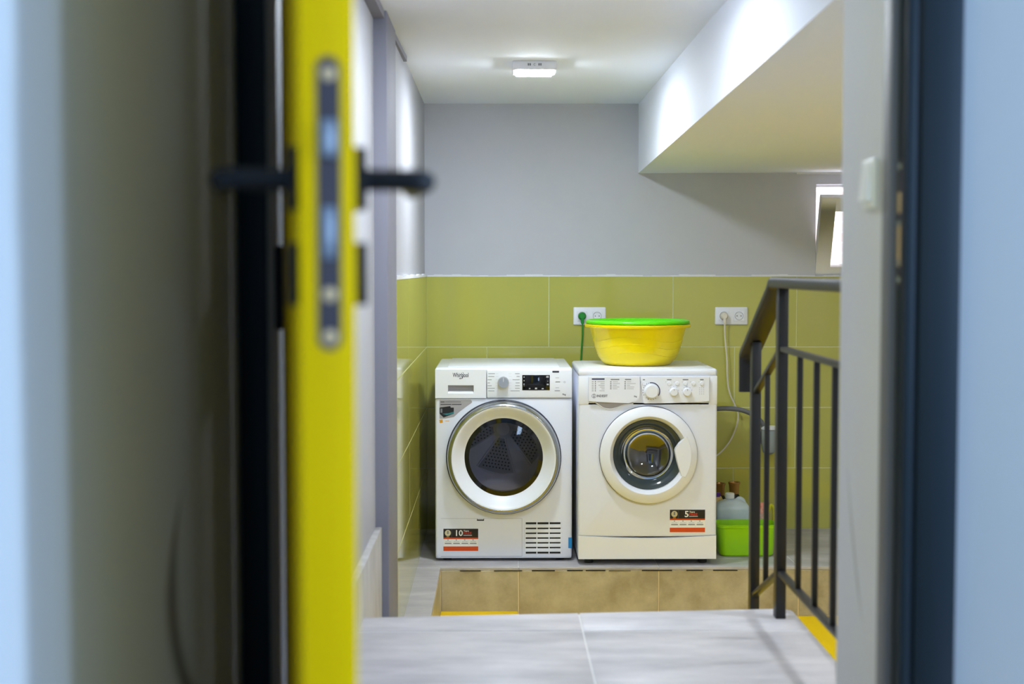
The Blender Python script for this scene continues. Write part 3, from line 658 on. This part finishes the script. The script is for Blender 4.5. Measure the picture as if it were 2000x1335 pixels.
# ------------------------------------------------------------------ basins on the washing machine
BX, BY, BZ = X_at(1245.5, 6.34), 6.335, 0.8522
bas = thing('wash_basin', 'yellow plastic wash basin with wavy ridges on the washing machine', 'basin', (BX, BY, BZ))
prof = [(0.0, 0.0), (0.135, 0.0), (0.148, 0.005), (0.160, 0.016), (0.174, 0.034), (0.188, 0.068), (0.198, 0.105), (0.209, 0.150), (0.2135, 0.166)]
MB().lathe(prof + [(0.2335, 0.167), (0.2350, 0.169), (0.2350, 0.179), (0.2330, 0.181), (0.2170, 0.1805), (0.2105, 0.165), (0.206, 0.150), (0.195, 0.105), (0.185, 0.068), (0.171, 0.035), (0.157, 0.018), (0.145, 0.008), (0.0, 0.004)], axis='z', seg=96).build('bowl', 'basin_yellow', bas, angle=40)
def rad_at(z):
    for (r0, a), (r1, b_) in zip(prof[:-1], prof[1:]):
        if a <= z <= b_ and b_ > a: return r0 + (r1 - r0) * (z - a) / (b_ - a)
    return 0.2
for z0, amp, ph in ((0.118, 0.013, 0.9), (0.086, 0.013, 0.7), (0.052, 0.012, 0.5)):
    pts = []
    for k in range(97):
        a = 2 * math.pi * k / 96; z = z0 + amp * math.sin(3 * a + ph); r_ = rad_at(z) + 0.0002; pts.append((r_ * math.cos(a), r_ * math.sin(a), z))
    MB().tube(pts, 0.0009, 6).build('ridge', 'basin_yellow', bas)
gb = thing('wash_basin', 'bright green plastic basin nested inside the yellow basin', 'basin', (BX, BY, BZ + 0.012))
MB().lathe([(0.0, 0.0), (0.120, 0.0), (0.140, 0.012), (0.160, 0.055), (0.185, 0.115), (0.200, 0.160), (0.2085, 0.1700), (0.2290, 0.1705), (0.2320, 0.1740), (0.2320, 0.1800), (0.2270, 0.1860), (0.2180, 0.1885), (0.2080, 0.1860), (0.198, 0.170), (0.182, 0.118), (0.157, 0.058), (0.137, 0.016), (0.118, 0.004), (0.0, 0.004)], axis='z', seg=96).build('bowl', 'basin_green', gb, angle=50)

# ------------------------------------------------------------------ sockets, plugs, cables
YT = YB - 0.0107
def socket(px0_, px1_, py0_, py1_, label):
    x0, x1, z0, z1 = X_at(px0_, YT), X_at(px1_, YT), Z_at(py1_, YT), Z_at(py0_, YT); cx, cz = (x0 + x1) / 2, (z0 + z1) / 2; w, h = x1 - x0, z1 - z0
    t = thing('wall_socket', label, 'socket', (cx, YT, cz))
    MB().loft([[(x, 0, z) for x, z in rrect(-w / 2, w / 2, -h / 2, h / 2, 0.004)], [(x, -0.008, z) for x, z in rrect(-w / 2, w / 2, -h / 2, h / 2, 0.004)], [(x, -0.011, z) for x, z in rrect(-w / 2 + .004, w / 2 - .004, -h / 2 + .004, h / 2 - .004, 0.003)]]).build('cover_plate', 'white_plastic', t)
    for s in (-1, 1):
        c = s * w * 0.235
        ins = MB()
        b_ = 0.0255
        ring = [(c + b_ * x, b_ * z) for x, z in ((-1, -1), (1, -1), (1, 1), (-1, 1))]
        plate_hole(ins, c - b_, c + b_, -b_, b_, 0.002, 0.001, c, 0, 0.0205, -0.0135, -0.010)
        ob = ins.build('insert', 'white_plastic', t)
        MB().lathe([(0.0205, -0.0132), (0.0200, -0.0108), (0.0, -0.0107)], (c, 0, 0), 'y', 32).build('contact_well', 'silver_print', ob)  # shallow well, greyed to stand in for the shade of a deeper one
        MB().lathe([(0.0188, -0.0138), (0.0206, -0.0138)], (c, 0, 0), 'y', 32).build('well_shade_ring', 'grey_print', ob)  # flat grey ring: recess shade painted round the well
        for dx in (-0.0095, 0.0095): MB().disc(0.0026, (c + dx, -0.0111, 0), 'y', 12).build('contact_hole', 'black_print', ob)
        for dz in (-0.018, 0.018): MB().box((c - 0.003, -0.0125, dz - 0.0025), (c + 0.003, -0.0107, dz + 0.0025)).build('earth_clip', 'dark_print', ob)
    return cx - w * 0.235, cz
sx1, sz1 = socket(1120, 1183, 599.5, 634, 'white double wall socket with the green plug, behind the yellow basin')
sx2, sz2 = socket(1397, 1460.5, 599.5, 633.5, 'white double wall socket with the cream plug, right of the basin')
def cord(name, label, sx, sz, m, pts):
    t = thing(name, label, 'power cord', (sx, YT, sz))
    MB().lathe([(0.0, -0.0425), (0.012, -0.042), (0.0165, -0.038), (0.0185, -0.030), (0.0190, -0.0112)], (0, 0, 0), 'y', 28).build('plug', m, t)
    MB().tube([(0, -0.034, 0.004), (0.0005, -0.036, -0.016), (0.001, -0.035, -0.036)], 0.0075, 12, 4).build('strain_relief', m, t)
    MB().tube([(x - sx, y - YT, z - sz) for x, y, z in pts], 0.0038, 10, 8).build('cable', m, t)
cord('power_cord', 'green plug and green cable hanging down behind the machines', sx1, sz1, 'cable_green',
     [(sx1 + .001, YT - .034, sz1 - .034), (sx1 + .001, YT - .03, sz1 - .07), (X_at(1137, YT), YT - .024, Z_at(660, YT)), (X_at(1134.5, YT), YT - .022, Z_at(700, YT)), (X_at(1133, YT), YT - .03, 0.72), (X_at(1136, YT), YT - .035, 0.55)])
cord('power_cord', 'cream plug and cream cable looping down the tiles', sx2, sz2, 'cable_white',
     [(sx2 + .001, YT - .034, sz2 - .034)] + [(X_at(a, YT - .03), YT - .03, Z_at(b_, YT - .03)) for a, b_ in ((1417, 655), (1421, 700), (1423, 745), (1428, 770), (1437, 790), (1444, 808), (1442, 830), (1431, 858), (1415, 880), (1398, 894), (1380, 902))])
# light switch in the doorway reveal
sw = thing('light_switch', 'white rocker light switch in the grey doorway reveal', 'light switch', (XJ, 2.342, 1.415))
MB().box((-0.008, -0.040, -0.0405), (-0.0002, 0.040, 0.0405), 0.003, 3).build('cover_plate', 'white_plastic', sw)
rk = MB().loft([[(-0.0078, y, z) for y, z in ((-.026, -.028), (.026, -.028), (.026, .028), (-.026, .028))], [(x, y, z) for x, y, z in ((-.0165, -.025, -.027), (-.0165, .025, -.027), (-.0115, .025, .027), (-.0115, -.025, .027))]]).build('rocker', 'white_plastic', sw)

# ------------------------------------------------------------------ drain hose, siphon, detergents
hy = 6.80
hs = thing('drain_hose', 'grey drain hose arching from the washing machine to the wall trap', 'hose', (X_at(1400, hy), hy, Z_at(800, hy)))
hp = [(1378, 803), (1400, 799.5), (1425, 799), (1450, 802), (1470, 809), (1487, 820), (1496, 830), (1501, 841)]
MB().tube([(X_at(a, hy) - hs.location.x, 0.01 * k, Z_at(b_, hy) - hs.location.z) for k, (a, b_) in enumerate(hp)], 0.0115, 14, 8).build('tube', 'hose_grey', hs)
sp = thing('wall_trap', 'grey drain trap with a white lid on the green tiles behind the railing', 'drain trap', (X_at(1506, 6.86), 6.87, Z_at(862, 6.86)))
MB().lathe([(0.0, -0.068), (0.018, -0.066), (0.030, -0.056), (0.034, -0.040), (0.036, 0.0), (0.036, 0.045), (0.031, 0.054), (0.0, 0.054)], axis='z', seg=32).build('cup', 'siphon_grey', sp)
MB().lathe([(0.0, 0.072), (0.034, 0.071), (0.038, 0.067), (0.038, 0.055), (0.030, 0.054)], axis='z', seg=32).build('lid', 'white_plastic', sp)
MB().cyl(0.045, (0, 0.045, 0.01), 0.0243, 'y', 28, 0.004).build('wall_rosette', 'chrome', sp)
MB().cyl(0.018, (0, 0.0, 0.01), 0.06, 'y', 18).build('drain_pipe', 'siphon_grey', sp)

def rr3(w, d_, r_, z, n=5, dx=0, dy=0): return [(x + dx, y + dy, z) for x, y in rrect(-w / 2, w / 2, -d_ / 2, d_ / 2, r_, n)]
TY = 6.32
tb = thing('storage_tub', 'lime green plastic tub on the floor beside the washing machine', 'tub', (X_at(1460, TY), TY, 0.0))
MB().loft([rr3(0.225, 0.115, .03, 0.0005), rr3(0.24, 0.13, .035, 0.008), rr3(0.262, 0.15, .035, 0.128), rr3(0.272, 0.158, .036, 0.130), rr3(0.273, 0.160, .036, 0.142), rr3(0.262, 0.148, .034, 0.144),
           rr3(0.256, 0.144, .034, 0.128), rr3(0.234, 0.124, .032, 0.010), rr3(0.222, 0.112, .03, 0.006)]).build('shell', 'tub_green', tb)
JY = 6.50
jg = thing('plastic_jug', 'pale translucent plastic jug with white screw cap, standing behind the green tub', 'jug', (X_at(1434, JY), JY, 0.0))
MB().loft([rr3(.14, .10, .02, 0.0), rr3(.152, .11, .025, .008), rr3(.152, .11, .025, .175), rr3(.150, .108, .026, .186), rr3(.128, .09, .026, .203), rr3(.075, .06, .022, .216), rr3(.04, .04, .0195, .219)]).build('body', 'jug_plastic', jg, angle=60)
MB().tube([(.058, 0, .188), (.050, 0, .212), (.034, 0, .222), (.020, 0, .214), (.006, 0, .208)], 0.0095, 12, 6).build('handle', 'jug_plastic', jg)
MB().cyl(0.017, (-0.012, 0, .214), 0.02, 'z', 24, 0.002).build('neck', 'jug_plastic', jg)
MB().cyl(0.021, (-0.012, 0, .222), 0.026, 'z', 28, 0.003).build('cap', 'white_plastic', jg)
def bottle(px, Y, ztop, r_, label):
    t = thing('detergent_bottle', label, 'bottle', (X_at(px, Y), Y, 0.0))
    zc_ = ztop - 0.058
    MB().lathe([(0.0, 0.0), (r_ * 0.95, 0.0), (r_, 0.006), (r_, zc_ - 0.045), (r_ * 0.92, zc_ - 0.025), (r_ * 0.62, zc_ - 0.004), (r_ * 0.55, zc_ + 0.004), (0, zc_ + 0.004)], axis='z', seg=32).build('body', 'bottle_black', t)
    MB().lathe([(0.0, zc_ - 0.002), (0.021, zc_ - 0.002), (0.0225, zc_ + 0.004), (0.0235, zc_ + 0.030), (0.0245, zc_ + 0.042), (0.0285, zc_ + 0.052), (0.0280, zc_ + 0.057), (0.0225, zc_ + 0.056), (0.021, zc_ + 0.050), (0.0, zc_ + 0.050)], axis='z', seg=32).build('cap', 'bottle_brown', t)
bottle(1409, 6.80, Z_at(945, 6.80), 0.036, 'dark bottle with bronze flared cap, nearer the washing machine')
bottle(1437.5, 6.72, Z_at(943, 6.72), 0.038, 'dark bottle with bronze flared cap behind the jug handle')
pb = thing('detergent_bottle', 'cream bottle with a purple cap between washing machine and jug', 'bottle', (X_at(1405, 6.62), 6.62, 0.0))
MB().lathe([(0, 0), (0.026, 0), (0.028, .004), (0.028, .19), (0.018, .212), (0.0, .212)], axis='z', seg=24).build('body', 'cream_plastic', pb)
MB().cyl(0.017, (-0.004, 0, .210), 0.020, 'z', 24, 0.002).build('cap', 'purple_cap', pb)
pk = thing('detergent_packet', 'small orange and pink packet standing behind the green tub', 'packet', (X_at(1496, 6.47), 6.47, 0.0))
def pouch(z0, z1, w0, w1, d0, d1, dx=0):
    return [[(x + dx * t, y, z0 + (z1 - z0) * t) for x, y, _ in rr3(w0 + (w1 - w0) * t, d0 + (d1 - d0) * t, min(d0 + (d1 - d0) * t, w0 + (w1 - w0) * t) * 0.45, 0)] for t in (0, .15, .35, .55, .75, .9, 1)]
MB().loft(pouch(0.0, 0.160, 0.060, 0.050, 0.045, 0.04)).build('pouch', 'pink_pack', pk)
MB().loft(pouch(0.158, 0.208, 0.050, 0.022, 0.04, 0.012, -0.006)).build('pouch_top', 'orange_pack', pk)
br = thing('scrub_brush', 'lime yellow curved brush handle standing behind the green tub', 'brush', (X_at(1509, 6.54), 6.54, 0.0))
MB().tube([(-.012, 0, .150), (.002, 0, .182), (.014, 0, .172), (.018, 0, .140), (.016, 0, .08), (.012, 0, 0.03)], 0.008, 10, 6).build('handle', 'lime_handle', br)
MB().box((-.012, -.02, 0.0), (.036, .02, .034), 0.006).build('brush_head', 'lime_handle', br)

# ------------------------------------------------------------------ window with tilted sash, and the house outside
wn = thing('window_1', 'small white window in the back wall, its sash tilted inwards', 'window', (win_x0, YB, win_z0), kind='structure')
ww, wh = win_x1 - win_x0, win_z1 - win_z0
MB().grid_holes([-0.05, -0.012, ww - 0.02, ww + 0.04], [-0.03, 0.03, wh - 0.010, wh + 0.04], [(1, 1)], 0.075, 0.13).build('window_frame', 'pvc_white', wn)
MB().box((0.0, 0.001, -0.004), (ww, 0.08, 0.0), 0.001).build('window_sill', 'pvc_white', wn)
sash = bpy.data.objects.new('sash', None); C.objects.link(sash)
def tilt(mb):
    ca, sa = math.cos(R(20)), math.sin(R(20))
    mb.v = [(x, 0.065 + y * ca - z * sa, 0.006 + y * sa + z * ca) for x, y, z in mb.v]; return mb
bpy.data.objects.remove(sash)
sw_, sh_ = ww - 0.02, wh - 0.035
sash = tilt(MB().grid_holes([0.001, 0.071, sw_ - 0.07, sw_], [0.0, 0.07, sh_ - 0.07, sh_], [(1, 1)], -0.05, 0.0)).build('sash', 'pvc_white', wn)
tilt(MB().box((0.067, -0.030, 0.066), (sw_ - 0.066, -0.024, sh_ - 0.066))).build('pane', 'window_glass', sash)
tilt(MB().box((sw_ / 2 - 0.012, -0.062, sh_ - 0.05), (sw_ / 2 + 0.012, -0.05, sh_ - 0.02), 0.003)).build('handle', 'pvc_white', sash)
out = MB().box((-1.5, 8.6, -0.6), (6.5, 8.8, 4.5)).build('wall_neighbour', 'outdoor_brick'); tag(out, 'pale pink brick wall of the neighbouring house outside the window', 'wall', kind='structure')

# ------------------------------------------------------------------ stair railing
PX = 0.772; P1, P2 = 3.842, 4.23; ZT = Z_at(541, 3.86); slope = -0.48; kink = 3.90; HB = 0.029
rl = thing('stair_railing', 'dark grey steel railing with square balusters around the landing corner', 'railing', (PX, P1, ZL))
o0 = Vector((PX, P1, ZL))
def rel(x, y, z): return (x - o0.x, y - o0.y, z - o0.z)
sec = rrect(-0.030, 0.030, -HB / 2, HB / 2, 0.009, 3)
Ux = Vector((1, 0, 0)); zc_ = ZT - HB / 2
ang = math.atan(slope)
Y3 = 4.345
pathf = [((PX, YW1 + 0.002, zc_), (0, 0, 1)), ((PX, kink - 0.02, zc_), (0, 0, 1))]
for k in (1, 2, 3): pathf.append(((PX, kink - 0.02 + 0.013 * k, zc_ - 0.0022 * k * k), (0, -math.sin(ang * k / 3), math.cos(ang * k / 3))))
ye, ze = pathf[-1][0][1], pathf[-1][0][2]
pathf.append(((PX, Y3 - 0.012, ze + (Y3 - 0.012 - ye) * slope), (0, -math.sin(ang), math.cos(ang))))
a2 = (ang - math.pi / 2) / 2
pathf.append(((PX, Y3, ze + (Y3 - ye) * slope - 0.004), (0, -math.sin(a2) * 1.15, math.cos(a2) * 1.15)))
zt2 = ze + (Y3 - ye) * slope
pathf.append(((PX, Y3 + 0.002, zt2 - 0.022), (0, 1, 0)))
pathf.append(((PX, Y3 + 0.002, zt2 - 0.115), (0, 1, 0)))
MB().sweep(sec, [(rel(*o), Ux, Vector(wv)) for o, wv in pathf]).build('handrail', 'rail_steel', rl, angle=40)
def zrail(y): return zc_ - HB / 2 if y <= ye else ze - HB / 2 + (y - ye) * slope
MB().box(rel(PX - .0135, P1 - .02, ZL), rel(PX + .0135, P1 + .02, zrail(P1) + .004), .0015).build('post', 'rail_steel', rl)
MB().box(rel(PX - .0135, P2 - .02, 0.145), rel(PX + .0135, P2 + .02, zrail(P2) + .004), .0015).build('post', 'rail_steel', rl)
zm, zbm, sl2 = Z_at(678, P1) - 0.004, Z_at(1122, P1), -0.40
def zlow(z, y): return z + (y - P1) * sl2 if y > P1 else z
for z in (zm, zbm):
    q = rrect(-.010, .010, -.007, .007, .002, 2)
    MB().sweep(q, [(rel(PX, YW1 + .002, z), Ux, (0, 0, 1)), (rel(PX, P1, z), Ux, (0, 0, 1))]).build('rail', 'rail_steel', rl)
    MB().sweep(q, [(rel(PX, P1, z), Ux, (0, 0, 1)), (rel(PX, P2, zlow(z, P2)), Ux, (0, 0, 1))]).build('rail', 'rail_steel', rl)
for y in (4.045, 3.61, 3.42, 3.232, 3.04, 2.85, 2.66):
    MB().box(rel(PX - .007, y - .007, zlow(zbm, y)), rel(PX + .007, y + .007, zlow(zm, y)), .001).build('baluster', 'rail_steel', rl)

# ------------------------------------------------------------------ corridor on the camera's side
ZCC = 2.95; CXL, CXR, CYB = -0.40, 2.45, -2.4
struct('wall_corridor_left', MB().box((CXL - 0.15, CYB, ZL - 0.1), (CXL, YW1, ZCC)), 'left_corridor_paint', 'pale corridor wall behind the open yellow door', 'wall')
struct('wall_corridor_front', MB().grid_holes([CXL, -0.38, 0.66, CXR + 0.1], [ZL, 2.33, ZCC], [(1, 0)], YW0 - 0.02, YW0 + 0.05), 'corridor_paint', 'pale corridor wall beside the dark blue door frame', 'wall')
struct('wall_corridor_right', MB().grid_holes([CYB, 0.20, 0.48, 1.60, 1.84, YW0 - 0.02], [ZL - 0.1, 0.9, 2.3, ZCC], [(1, 1), (3, 1)], CXR, CXR + 0.12, 'x'), 'corridor_paint', 'corridor side wall with two narrow daylight windows', 'wall')
struct('wall_corridor_back', MB().grid_holes([CXL - 0.15, 0.96, 1.32, CXR + 0.12], [ZL - 0.1, 0.9, 2.3, ZCC], [(1, 1)], CYB - 0.15, CYB), 'corridor_paint', 'corridor end wall with one daylight window', 'wall')
struct('floor_corridor', MB().box((CXL - 0.15, CYB, ZL - 0.12), (CXR + 0.12, YW0 - 0.2, ZL - 0.001)), 'corridor_floor', 'grey corridor floor before the doorway', 'floor')
struct('ceiling_corridor', MB().box((CXL - 0.15, CYB - 0.15, ZCC), (CXR + 0.12, YW1, ZCC + 0.1)), 'white_paint', 'white corridor ceiling', 'ceiling')

# door frame
fr = thing('trim_6', 'dark blue door frame with strike plate around the doorway', 'door frame', (XJ, YW0, ZL), kind='structure')
def fp(mb, name, m, par=None):
    mb.v = [(x - XJ, y - YW0, z - ZL) for x, y, z in mb.v]; return mb.build(name, m, par or fr)
XRB = 0.629
fp(MB().box((XJ, 2.235, ZL), (0.70, 2.283, 2.33), 0.002), 'stop', 'frame_grey')
fp(MB().box((XRB, 2.205, ZL), (0.70, 2.2352, 2.33), 0.001), 'rebate', 'frame_blue')
fp(MB().box((XRB, 2.192, ZL), (0.6455, 2.206, 2.345), 0.003), 'architrave_bead', 'frame_blue')
arch = fp(MB().box((0.651, 2.192, ZL), (0.717, 2.216, 2.41), 0.004).box((0.64, 2.199, ZL), (0.66, 2.212, 2.38)), 'architrave', 'frame_blue')
strike = fp(MB().box((XRB - 0.0015, 2.2085, Z_at(562, 2.22)), (XRB + 0.001, 2.2305, Z_at(312, 2.22)), 0.0005), 'strike_plate', 'lock_steel')
for py0, py1, m_ in ((376, 416, 'brass_dull'), (440, 520, 'brass_dull')):
    fp(MB().box((XRB - 0.0022, 2.213, Z_at(py1, 2.22)), (XRB - 0.001, 2.226, Z_at(py0, 2.22)), 0.0003), 'strike_opening', m_, strike)
for py in (326, 437, 513, 546):
    fp(MB().lathe([(0, -0.004), (0.004, -0.0035), (0.0055, -0.0015)], (XRB, 2.2195, Z_at(py, 2.22)), 'x', 14), 'screw', 'bolt_steel', strike)
# hinge side
fp(MB().box((-0.398, 2.196, ZL), (-0.352, 2.283, 2.36), 0.003), 'hinge_jamb', 'frame_blue')
fp(MB().box((-0.3535, 2.190, ZL), (-0.3395, 2.20, 2.33), 0.003), 'seal', 'seal_beige')
fp(MB().box((-0.3395, 2.194, ZL), (-0.336, 2.28, 2.33)), 'hinge_jamb_edge', 'frame_grey')
fp(MB().box((-0.398, 2.196, 2.31), (0.70, 2.283, 2.36), 0.003), 'frame_head', 'frame_blue')

# the open yellow door: hinge axis far, free edge near the camera
YE = 1.24
pa = Vector((X_at(588, YE), YE)); pb_ = Vector((X_at(695, YE), YE)); hin = Vector((X_at(553, 2.19), 2.19))
dirv = (hin - pa).normalized(); TD = (pb_ - pa).length
dlen = (hin - pa).length
rz = math.atan2(dirv.y, dirv.x) - math.pi / 2
door = thing('door_1', 'open yellow door with black lever handles, its lock edge showing', 'door', (pa.x, pa.y, ZL), rz, kind='structure')
# local: x across the thickness, y along the leaf away from the camera, z up
MB().box((0.0, 0.0, 0.008), (TD, dlen, 1.985), 0.0025, 2).build('leaf', 'door_yellow', door)
def Zd(py): return Z_at(py, YE) - ZL
xc = TD * 0.52
def capsule(w, z0, z1, n=10):
    r_ = w / 2; return [(xc + r_ * math.cos(R(a)), z1 - r_ + r_ * math.sin(R(a))) for a in range(0, 181, 18)] + [(xc + r_ * math.cos(R(a)), z0 + r_ + r_ * math.sin(R(a))) for a in range(180, 361, 18)]
fpz0, fpz1 = Zd(684), Zd(113)
lk = MB().prism(capsule(0.0205, fpz0, fpz1), -0.0016, 0.004).build('lock_faceplate', 'lock_steel', door)
MB().box((xc - 0.007, -0.013, Zd(309)), (xc + 0.007, 0.0, Zd(237)), 0.002).build('latch_bolt', 'bolt_steel', lk)
MB().box((xc - 0.0055, -0.0035, Zd(505)), (xc + 0.0055, 0.0, Zd(404)), 0.001).build('dead_bolt', 'bolt_steel', lk)
for py in (147, 575, 658): MB().lathe([(0, -0.0036), (0.004, -0.0032), (0.0062, -0.0018)], (xc, 0, Zd(py)), 'y', 18).build('screw', 'brass_dull', lk)
yb = 0.062
for s, x0 in ((1, TD), (-1, 0.0)):
    for nm, py0, py1 in (('handle_rosette', 280, 405), ('key_rosette', 472, 598)):
        MB().box((min(x0, x0 + s * (0.0135 if s > 0 else 0.0095)), yb - 0.027, Zd(py1)), (max(x0, x0 + s * (0.0135 if s > 0 else 0.0095)), yb + 0.027, Zd(py0)), 0.0015).build(nm, 'handle_black', door)
    zh = Zd(343)
    MB().tube([(x0 + s * 0.008, yb, zh), (x0 + s * 0.048, yb, zh), (x0 + s * 0.060, yb + 0.002, zh), (x0 + s * 0.0685, yb + 0.010, zh), (x0 + s * 0.070, yb + 0.030, zh), (x0 + s * 0.070, yb + 0.13, zh)], 0.0104, 14, 6).build('lever_handle', 'handle_black', door)
for zz in (0.22, Zd(588) - 0.0, 1.75):
    MB().cyl(0.008, (-0.004, dlen - 0.012, zz - 0.064), 0.128, 'z', 16, 0.002).box((-0.004, dlen - 0.05, zz - 0.05), (0.001, dlen - 0.012, zz + 0.05)).build('hinge', 'handle_black', door)
